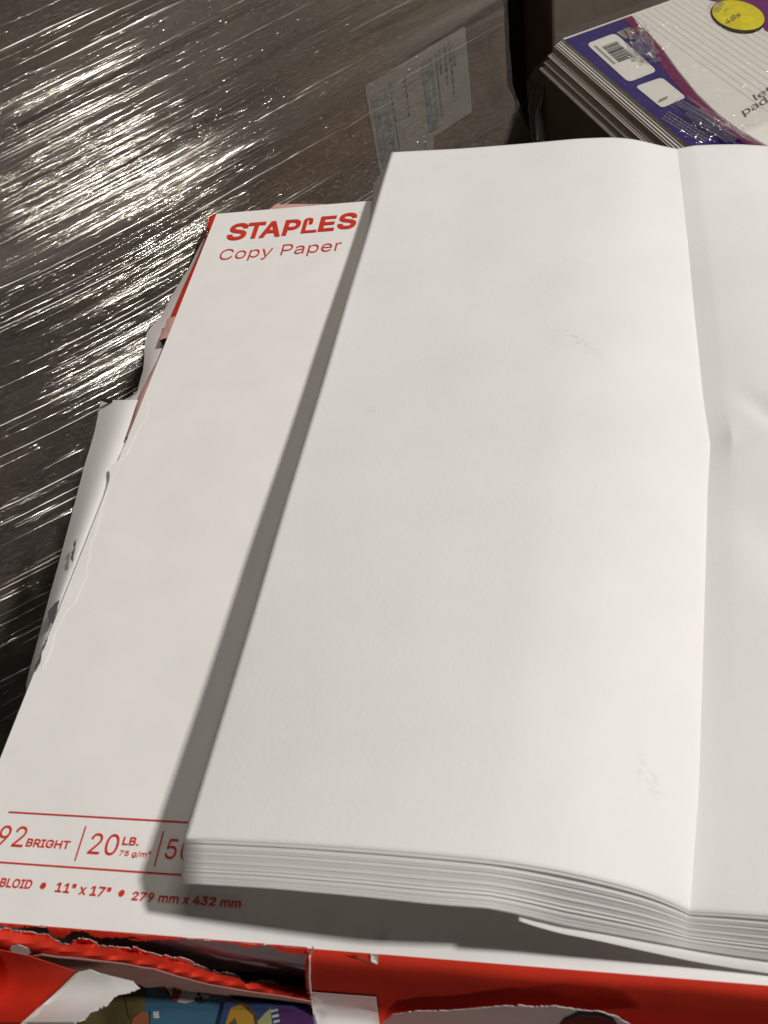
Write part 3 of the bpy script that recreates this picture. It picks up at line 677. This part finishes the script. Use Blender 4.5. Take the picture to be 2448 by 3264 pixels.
def sheet_z(s, v, t):
    """height of a sheet, t = 0 at the bottom of the stack, 1 on top"""
    scv = crease(v); left = s <= scv + 1e-9
    q = np.clip(s / scv, -.1, 1); dr = np.clip(s - scv, 0, .13)
    tf = np.where(left, smooth_curve(TFq, TFz, q, .08) + np.minimum(q, 0) * .16 * .15, smooth_curve(*TFr, dr, .02))
    bf = np.where(left, smooth_curve(BFq, BFz, q, .025),   .0075 - .0055 * (1 - np.exp(-dr / .02)))
    tb = np.where(left, smooth_curve(TBq, TBz, q, .08), smooth_curve(*TBr, dr, .02)); bb = np.maximum(tb - .0158, .0008 + 0 * tb)
    wv = np.clip(v / .432, -.05, 1.05)
    z = (1 - wv) * (bf + (tf - bf) * t) + wv * (bb + (tb - bb) * t)
    env = np.clip(np.sin(np.clip(v / .432, 0, 1) * np.pi), 0, 1) ** .7
    tp_ = t ** 1.5
    env = np.maximum(env, .45)
    z = z + env * tp_ * np.where(left, 0, .0085 * (1 - np.exp(-dr / .024)) - .03 * np.clip(dr - .05, 0, 1))
    # the dent in the crease and the dimples right of it
    def fold(s_c, v_c, ang, half, wid, dep):      # a short sharp crease
        a = np.cos(ang) * (s - scv - s_c) + np.sin(ang) * (v - v_c); b = -np.sin(ang) * (s - scv - s_c) + np.cos(ang) * (v - v_c)
        return dep * np.exp(-(b / wid) ** 2) * np.exp(-(a / half) ** 2)
    z = z + tp_ * .0020 * np.exp(-np.abs(s - scv - .008) / .006 - np.abs(v - .190) / .007)
    z = z + tp_ * (fold(.028, .196, -1.0, .020, .0055, -.0026) + fold(.037, .190, -1.0, .022, .008, .0016) + fold(.018, .183, .2, .016, .007, .0012))
    z = z + tp_ * (fold(.030, .124, -1.0, .024, .010, -.0022) + fold(.040, .150, -1.35, .028, .010, .0014))
    z = z + tp_ * (fold(-.052, .300, -.62, .018, .004, .0003) + fold(-.075, .285, -.5, .02, .006, -.0003))
    # gentle cockle of the sheet
    z = z + tp_ * (.0005 * np.sin(v * 21 + s * 9) * np.sin(s * 23 + .6) + .00025 * np.sin(v * 47 - s * 30 + 1))
    z = z + tp_ * .0005 * np.exp(-np.maximum(s, 0) / .006) * np.exp(-((v - .26) / .15) ** 2) - tp_ * .0005 * np.exp(-np.maximum(s, 0) / .012) * np.exp(-((v - .06) / .07) ** 2)
    return z
NSH = 96
def u_samples(n, lo=0.0, hi=.279): return np.linspace(lo, hi, n)
def make_sheet(name, t, s0, v0, nu, nv, m, th, zoff=0.0, parent=None, su=None):
    vs = np.linspace(0, .432, nv)
    if su is None:
        n1 = nu // 2; n2 = nu - n1; q = 1 - (1 - np.linspace(0, 1, n1)) ** 1.5; r = np.linspace(0, 1, n2 + 1)[1:] ** 1.6
        us = np.zeros(n1 + n2); cv = crease(vs + v0)[:, None] - s0
        S_ = np.concatenate([q[None] * cv, cv + r[None] * (.279 - cv)], 1) + s0; V_ = np.repeat((vs + v0)[:, None], n1 + n2, 1)
    else:
        us = su; S_, V_ = np.meshgrid(us + s0, vs + v0)
    V_ = V_ - v0 * np.interp(S_, [.08, .1, .11, .127, .151, .2], [0, .12, .18, .23, .30, .34]) * np.clip(1 - (V_ - v0) / .2, 0, 1)
    V_ = V_ - v0 * .48 * np.clip(V_ / .432, 0, 1) ** 2
    Zt = sheet_z(S_, V_, t) + zoff; XY = BL + S_[..., None] * E1 + V_[..., None] * E2
    top = np.concatenate([XY, Zt[..., None]], -1).reshape(-1, 3); bot = top - np.array([0, 0, th]); n = len(us); Nv = len(top)
    I, J = np.meshgrid(np.arange(n - 1), np.arange(nv - 1)); A = (J * n + I).ravel()
    ft = np.stack([A, A + 1, A + n + 1, A + n], 1); fb_ = np.stack([A, A + n, A + n + 1, A + 1], 1) + Nv
    ring = list(range(n)) + [j * n + n - 1 for j in range(1, nv)] + list(range((nv - 1) * n + n - 2, (nv - 1) * n - 1, -1)) + [j * n for j in range(nv - 2, 0, -1)]
    rim = [(ring[(i + 1) % len(ring)], ring[i], ring[i] + Nv, ring[(i + 1) % len(ring)] + Nv) for i in range(len(ring))]
    uv = np.stack([(S_ - s0), (V_ - v0)], -1).reshape(-1, 2); uv = np.concatenate([uv, uv])
    o = link_mesh(name, np.concatenate([top, bot]), list(map(tuple, ft)) + list(map(tuple, fb_)) + [tuple(r) for r in rim], m, parent, False, uv)
    sm = [True] * (2 * len(ft)) + [False] * len(rim); o.data.polygons.foreach_set('use_smooth', sm)
    return o
# top sheet with its faint marks
def top_sheet_mat():
    m = mat('top_sheet_paper', (0.80, 0.79, 0.78), 0.85, 0.25, 0.025, 28, 0.10, 500); nt = m.node_tree; L = nt.links.new
    b = nt.nodes['Principled BSDF']; src = b.inputs['Base Color'].links[0].from_socket
    uvn = nt.nodes.new('ShaderNodeUVMap'); nz_ = nt.nodes.new('ShaderNodeTexNoise'); nz_.inputs['Scale'].default_value = 420; L(uvn.outputs[0], nz_.inputs['Vector'])
    total = None
    for (px, py, rx, ry, rot, amt) in [(1262, 745, .0030, .022, -.72, .22), (1225, 745, .006, .028, -.9, .06), (1385, 1655, .0016, .006, .1, .3), (1415, 1690, .004, .006, 0, .25), (1283, 1066, .0007, .0007, 0, 1.6), (800, 880, .004, .004, 0, .12), (1060, 2000, .001, .001, 0, .2)]:
        P = at(px, py, .03); s_ = float((P[:2] - BL) @ E1); v_ = float((P[:2] - BL) @ E2)
        mp = nt.nodes.new('ShaderNodeMapping'); mp.vector_type = 'TEXTURE'
        mp.inputs['Location'].default_value = (s_, v_, 0); mp.inputs['Rotation'].default_value = (0, 0, -rot); mp.inputs['Scale'].default_value = (rx, ry, 1)
        L(uvn.outputs[0], mp.inputs['Vector'])
        ln_ = nt.nodes.new('ShaderNodeVectorMath'); ln_.operation = 'LENGTH'; L(mp.outputs[0], ln_.inputs[0])
        mr = nt.nodes.new('ShaderNodeMapRange'); mr.interpolation_type = 'SMOOTHSTEP'; mr.inputs[1].default_value = 1.0; mr.inputs[2].default_value = 0.2; mr.inputs[3].default_value = 0; mr.inputs[4].default_value = amt
        L(ln_.outputs['Value'], mr.inputs[0])
        if total is None: total = mr.outputs[0]
        else:
            ad = nt.nodes.new('ShaderNodeMath'); ad.operation = 'ADD'; L(total, ad.inputs[0]); L(mr.outputs[0], ad.inputs[1]); total = ad.outputs[0]
    rmp = nt.nodes.new('ShaderNodeMapRange'); rmp.inputs[1].default_value = .42; rmp.inputs[2].default_value = .68; L(nz_.outputs['Fac'], rmp.inputs[0])
    mu = nt.nodes.new('ShaderNodeMath'); mu.operation = 'MULTIPLY'; mu.use_clamp = True; L(total, mu.inputs[0]); L(rmp.outputs[0], mu.inputs[1])
    mx = nt.nodes.new('ShaderNodeMix'); mx.data_type = 'RGBA'; L(mu.outputs[0], mx.inputs['Factor']); L(src, mx.inputs[6]); mx.inputs[7].default_value = (.30, .28, .27, 1)
    L(mx.outputs[2], b.inputs['Base Color'])
    return m
M['top_sheet'] = top_sheet_mat()
make_sheet('top_sheet', 1.0, 0, 0, 240, 230, M['top_sheet'], 0.0001, 0.0, stack)
# clumps: sheets cling together, with air between the clumps on the lifted left side
tpos = []; cuts = [0, .04, .07, .11, .16, .19, .24, .28, .33, .36, .41, .45, .50, .54, .58, .63, .66, .71, .75, .78, .87, .93, .965, 1.0]
for k in range(NSH):
    t = k / NSH; c = max(i for i in range(len(cuts)) if cuts[i] <= t); a, b = cuts[c], cuts[min(c + 1, len(cuts) - 1)]
    g = random.choice([.05, .08, .15, .3, .45]) if t == 0 or c != tpos[-1][1] else g
    tpos.append((a + (b - a) * (g + (1 - g) * (t - a) / max(1e-6, b - a)), c))
cl_s = [random.gauss(0, .0003) for _ in cuts]; cl_v = [random.gauss(0, .0003) for _ in cuts]
for k in range(NSH):
    t, c = tpos[k]
    # lower sheets slip forward and to the left; the lowest ones most at the far corner
    s0 = .0008 * (1 - t) + .5 * cl_s[c] + random.gauss(0, .0002); v0 = -.0115 * (1 - t) ** .95 + cl_v[c] + random.gauss(0, .00016)
    o = make_sheet('sheet', t * .978, s0, v0, 60, 48 if t > .72 else 14, M['sheet'], 0.00011, 0.0, stack)
    # skew about the front corner: the far left corner of the lower sheets reaches further left
    ang = .0225 * max(0, 1 - t * 1.06) ** 1.15
    me = o.data; co = np.empty(len(me.vertices) * 3); me.vertices.foreach_get('co', co); co = co.reshape(-1, 3)
    d = co[:, :2] - BL; vv = d @ E2
    co[:, :2] -= np.outer(np.clip(vv / .432, 0, 1) ** 5 * .432 * ang * 1.5, E1); me.vertices.foreach_set('co', co.ravel()); me.update()
# the lowest sheet hangs loose from the middle of the front edge
us = np.concatenate([np.linspace(.1035, .16, 40), np.linspace(.165, .279, 14)])
lo = make_sheet('sheet', 0.0, 0, 0, 0, 60, M['sheet'], 0.00014, 0.0, stack, us)
me = lo.data; co = np.empty(len(me.vertices) * 3); me.vertices.foreach_get('co', co); co = co.reshape(-1, 3)
d = co[:, :2] - BL; s_ = d @ E1; v_ = d @ E2
half = len(co) // 2; thk = np.zeros(len(co)); thk[half:] = -.00014
lip = np.interp(s_, [.099, .108, .121, .128, .14, .155, .17, .28], [.0006, .0018, .0006, .0004, .0010, .0012, .0012, .0010])
wgt = np.clip(1 - v_ / .25, 0, 1); co[:, 2] = np.maximum(co[:, 2] - .00035 - lip * np.exp(-np.maximum(v_, 0) / .010), .0005) + thk * 0; co[:, :2] -= np.outer(.0106 * wgt, E2)
me.vertices.foreach_set('co', co.ravel()); me.update()

# ------------------------------------------------------------------ notepads, upper right
PZ = -0.02
A = at(1216, 83, PZ); B = at(1490, 316, PZ)
UU = (B - A)[:2]; UU /= np.linalg.norm(UU); VVv = np.array([math.cos(math.radians(28.5)), math.sin(math.radians(28.5))])
pads_info = [('thick notepad with violet and white cover on top of the pile', 0, .0, .0, .0075), ('white notepad second from the top of the pile', .0078, .0040, .0020, .0060), ('thin notepad with grey board third from the top of the pile', .0142, .0070, .0045, .0045), ('lowest notepad of the pile, a bright white edge over dark carton', .0195, .0105, .0065, .0030)]
pad_top = None
for k, (lb, dz, du, dv, th) in enumerate(pads_info):
    t = thing('notepad', lb, 'notepad', 'notepads in the pile')
    o0 = A[:2] - VVv * (du + .0) - UU * dv
    bmv, bmf = [], []
    for q in range(6):                # pages slip a little towards the open side
        zt_ = PZ - dz - th * .86 * q / 6; zb_ = PZ - dz - th * .86 * (q + .97) / 6; sl = .0074 * (q / 6) ** (.7 + .5 * ((k * 7 + 3) % 5) / 4) + .0003 * math.sin(q * 5 + k); b = len(bmv)
        for z_ in (zb_, zt_):
            for bb_ in (-sl, .21):
                for aa in (-sl * .6, .30): p = o0 + UU * aa + VVv * bb_; bmv.append((p[0], p[1], z_))
        bmf += [tuple(b + i for i in fc) for fc in [(0, 2, 3, 1), (4, 5, 7, 6), (0, 1, 5, 4), (2, 6, 7, 3), (0, 4, 6, 2), (1, 3, 7, 5)]]
    body = link_mesh('page_block', bmv, bmf, M['padpaper'], t)
    bm = bmesh.new(); bm.from_mesh(body.data); bmesh.ops.recalc_face_normals(bm, faces=bm.faces); bm.to_mesh(body.data); bm.free()
    ob = o0 - VVv * .0066 - UU * .0038
    oriented_box('backing_board', (ob[0], ob[1], 0), UU, VVv, .30, .21, PZ - dz - th, PZ - dz - th * .88, M['board'], t)
    if k == 0: pad_top = t
o0 = A[:2] - VVv * .0135 - UU * .008
pc = oriented_box('carton', (o0[0], o0[1], 0), UU, VVv, .31, .22, -0.5, PZ - .0235, M['carton_grey'], None, .002)
tag(pc, 'dark brown carton that carries the pile of notepads', 'carton')
# cover print of the top notepad
def zt(x, y): return ((1650 + x * 798 / 1659) / SPX, (y * 798 / 1659) / SPX)
def pt(x, y, d): return at(*zt(x, y), PZ + d)
def cov(name, pts, m, d, parent=None): return flat_patch(name, [pt(*q, d) for q in pts], m, parent or pad_top, 0.0001)
cov('cover', [(312, 262), (735, 110), (800, 200), (905, 300), (1000, 430), (1130, 600), (1290, 760), (1480, 900), (1700, 1030), (2100, 1230), (2100, 1760), (1160, 985)], M['cover'], .0003)
mag = [(700, 122), (755, 104), (820, 190), (860, 215), (960, 330), (1060, 470), (1190, 630), (1330, 765), (1480, 880), (1700, 1000), (2100, 1200), (2100, 1250), (1680, 1045), (1440, 915), (1260, 780), (1100, 620), (985, 480), (880, 320), (800, 225)]
cov('cover_stripe', mag, M['magenta'], .0006)
cov('lined_page', [(757, 103), (1280, -85), (2500, -500), (2600, 1300), (2100, 1190), (1700, 990), (1480, 868), (1330, 755), (1190, 620), (1060, 460), (960, 320), (862, 212)], M['padpaper'], .0004)
VV, FF = [], []
for k in range(26):
    a = np.array((850 + 12 * k, 130 + 38 * k)); b = a + np.array((1600, -60)) 
    if k < 2: continue
    i = len(VV); VV += [pt(a[0] + 60, a[1] - 8, .0006), pt(b[0], b[1] - 8, .0006), pt(b[0], b[1] - 4, .0006), pt(a[0] + 60, a[1] - 4, .0006)]; FF.append((i, i + 1, i + 2, i + 3))
VV, FF = [], []
for k in range(34):                   # rules run along the pad
    q = .010 + k * .0058
    p0 = A[:2] + VVv * (.052 + q) + UU * .004; p1 = p0 + UU * .27
    i = len(VV); 
    for p, e in ((p0, -1), (p1, -1), (p1, 1), (p0, 1)): VV.append((*(p + VVv * .00016 * e), PZ + .0007))
    FF.append((i, i + 1, i + 2, i + 3))
link_mesh('ruled_lines', VV, FF, M['rule'], pad_top)
# rounded barcode label and price label
def rounded(pts, r):
    out = []; n = len(pts)
    for i in range(n):
        p = np.array(pts[i], float); a = np.array(pts[i - 1], float); b = np.array(pts[(i + 1) % n], float)
        pa = p + (a - p) / np.linalg.norm(a - p) * r; pb = p + (b - p) / np.linalg.norm(b - p) * r
        for t in (0, .25, .5, .75, 1): out.append(tuple((1 - t) ** 2 * pa + 2 * t * (1 - t) * p + t * t * pb))
    return out
bl = cov('barcode_label', rounded([(455, 290), (645, 218), (925, 470), (735, 545)], 34), M['padpaper'], .0008)
def blp(a, b):                        # a along the label, b across
    p = np.array((455, 290)) * (1 - a) * (1 - b) + np.array((735, 545)) * a * (1 - b) + np.array((645, 218)) * (1 - a) * b + np.array((925, 470)) * a * b; return pt(p[0], p[1], .0011)
VV, FF = [], []; a = .16
while a < .58:
    wd = random.choice([.006, .006, .012, .018]); i = len(VV); VV += [blp(a, .3), blp(a + wd, .3), blp(a + wd, .82), blp(a, .82)]; FF.append((i, i + 1, i + 2, i + 3)); a += wd + random.choice([.006, .01, .016])
link_mesh('barcode', VV, FF, M['print'], bl)
VV, FF = [], []; a = .1
while a < .55:
    i = len(VV); VV += [blp(a, .12), blp(a + .018, .12), blp(a + .018, .2), blp(a, .2)]; FF.append((i, i + 1, i + 2, i + 3)); a += .034
link_mesh('barcode_digits', VV, FF, M['print_soft'], bl)
pl = cov('price_label', rounded([(780, 572), (955, 512), (1118, 645), (955, 715)], 26), M['padpaper'], .0009)
VV, FF = [], []
for k in range(5):
    b = np.array((930 + 12 * k, 680 - 5 * k)); i = len(VV); VV += [pt(b[0], b[1], .0012), pt(b[0] + 9, b[1] - 4, .0012), pt(b[0] + 20, b[1] - 26, .0012), pt(b[0] + 11, b[1] - 22, .0012)]; FF.append((i, i + 1, i + 2, i + 3))
link_mesh('label_marks', VV, FF, M['print_soft'], pl)
fl = cov('printed_flag', [(655, 215), (745, 180), (800, 215), (715, 258)], M['toy_white'], .0007)
for k in range(4):
    cov('flag_stripe', [(700 + 20 * k, 198 - 7 * k + 2), (708 + 20 * k, 194 - 7 * k + 2), (742 + 18 * k, 240 - 9 * k), (735 + 18 * k, 243 - 9 * k)], M['toy_red'], .0009)
# small print along the cover
VV, FF = [], []
for row in range(4):
    a = 0
    while a < 260:
        l = random.uniform(8, 26); b0 = np.array((1000 + row * -14 + a, 735 + row * 14 + a * .62)); i = len(VV)
        VV += [pt(*(b0), .0006), pt(*(b0 + np.array((l, l * .62))), .0006), pt(*(b0 + np.array((l - 4, l * .62 + 7))), .0006), pt(*(b0 + np.array((-4, 7))), .0006)]; FF.append((i, i + 1, i + 2, i + 3)); a += l + 6
link_mesh('small_print', VV, FF, M['label'], pad_top)
# handwriting-like lettering on the page (reads across the pad) and the yellow seal
def page_frame(x, y):
    e = np.array((85, -48.)) ; g = np.array((-40., -62)); p = np.array((1500, 760)) + e * x + g * y; return pt(p[0], p[1], .0008)
lettering('pads', 0, 2.5, -0.25, .55, M['print_soft'], pad_top, frame=page_frame)
def page_frame2(x, y):
    e = np.array((85, -48.)); g = np.array((-40., -62)); p = np.array((1580, 665)) + e * x + g * y; return pt(p[0], p[1], .0008)
lettering('letter', 0, 2.8, 0, .58, M['print_soft'], pad_top, frame=page_frame2)
VV = []
cov('purple_field', [(1270, -90), (1270, 0), (1400, 30), (1560, 60), (1640, 200), (1760, 260), (2300, 0), (2300, -400)], M['purple'], .0007)
ov = [(1460 + 186 * math.cos(a) * .97 + 34 * math.sin(a) * .0 - 0, 108 + 108 * math.sin(a) + 30 * math.cos(a)) for a in np.linspace(0, 2 * math.pi, 48, endpoint=False)]
cov('sticker_rim', ov, M['black'], .0010)
ov2 = [(1462 + 174 * math.cos(a), 100 + 96 * math.sin(a) + 28 * math.cos(a)) for a in np.linspace(0, 2 * math.pi, 48, endpoint=False)]
ys = cov('sticker', ov2, M['yellow'], .0014)
def st_frame(x, y):
    e = np.array((30., -19)); g = np.array((-14., -30)); p = np.array((1385, 165)) + e * x + g * y; return pt(p[0], p[1], .0018)
lettering('48s', 0, 3.2, 0, 1.0, M['print'], ys, frame=st_frame)

# shrink wrap round the pads, crumpled on top and gathered at the left corner
sw = thing('shrink_wrap', 'clear crumpled shrink wrap pulled over the notepads with bright glints', 'plastic wrap')
VV, FF, UV = [], [], []; na, nb = 250, 200
for j in range(nb):
    for i in range(na):
        a = -.006 + .21 * i / (na - 1); b = -.004 + .16 * j / (nb - 1); p = A[:2] + UU * a + VVv * b
        def g(px, py, r): 
            P = pt(px, py, 0)[:2]; return math.exp(-(np.linalg.norm(p - P) / r) ** 2)
        cr = g(820, 250, .020) + g(880, 370, .013) + .8 * g(1330, 920, .022) + .6 * g(1180, 850, .015) + .35 * g(1200, 450, .03) + .4 * g(1320, 120, .02) + .8 * g(1500, 950, .02) + .10
        cr = min(1, cr); h = cr * .0024 * abs(mnoise.noise((p[0] * 170, p[1] * 170, 2))) + cr * .0034 * abs(mnoise.noise((p[0] * 420, p[1] * 380, 5))) + .0008 * abs(mnoise.noise((p[0] * 40, p[1] * 30, 9)))
        VV.append((p[0], p[1], PZ + .0024 + h)); UV.append((p[0], p[1]))
for j in range(nb - 1):
    for i in range(na - 1): q = j * na + i; FF.append((q, q + 1, q + na + 1, q + na))
link_mesh('top_film', VV, FF, M['shrink'], sw, True, UV)
def gathered(pts, nu_, nv_, hmax, seed):       # a bunched, sharply faceted piece of the wrap
    r = random.Random(seed); VV, FF = [], []; q = [np.array(p, float) for p in pts]
    for j in range(nv_):
        for i in range(nu_):
            a = i / (nu_ - 1); b = j / (nv_ - 1); p = q[0] * (1 - a) * (1 - b) + q[1] * a * (1 - b) + q[2] * a * b + q[3] * (1 - a) * b
            ed = min(1, 4 * min(a, 1 - a, b, 1 - b)); P = pt(p[0] + r.uniform(-9, 9), p[1] + r.uniform(-9, 9), .0026 + hmax * ed * r.random() ** 1.5); VV.append(P)
    for j in range(nv_ - 1):
        for i in range(nu_ - 1):
            if min(i, j, nu_ - 2 - i, nv_ - 2 - j) == 0 and r.random() < .35: continue
            k_ = j * nu_ + i
            FF += [(k_, k_ + 1, k_ + nu_ + 1), (k_, k_ + nu_ + 1, k_ + nu_)] if r.random() < .5 else [(k_, k_ + 1, k_ + nu_), (k_ + 1, k_ + nu_ + 1, k_ + nu_)]
    link_mesh('gathered_film', VV, FF, M['crumple'], sw)
gathered([(700, 190), (850, 150), (960, 400), (770, 420)], 8, 10, .0055, 3)
gathered([(1000, 690), (1130, 640), (1640, 960), (1480, 1010)], 24, 6, .0032, 5)
gathered([(1270, 20), (1360, -10), (1400, 60), (1300, 90)], 5, 5, .0022, 15)
def z5(x, y): return ((1540 + x * .226) / SPX, y * .226 / SPX)
VV, FF, UV = [], [], []
lf = [(1035, 690, 1060, 700), (900, 800, 985, 800), (720, 960, 960, 850), (650, 1080, 900, 1000), (615, 1180, 885, 1130), (620, 1300, 850, 1260), (630, 1420, 835, 1400), (640, 1560, 815, 1560), (660, 1750, 850, 1750), (700, 2050, 900, 1950)]
for j, (xa, ya, xb, yb) in enumerate(lf):
    for i in range(9):
        t = i / 8; q = z5(xa + (xb - xa) * t, ya + (yb - ya) * t); zz_ = PZ - .012 - .011 * j + .004 * math.sin(t * 9 + j * 1.3)
        P = at(*q, zz_); VV.append(P); UV.append((P[0], P[2]))
for j in range(len(lf) - 1):
    for i in range(8): q = j * 9 + i; FF.append((q, q + 1, q + 10, q + 9))
link_mesh('side_film', VV, FF, M['shrink'], sw, True, UV)
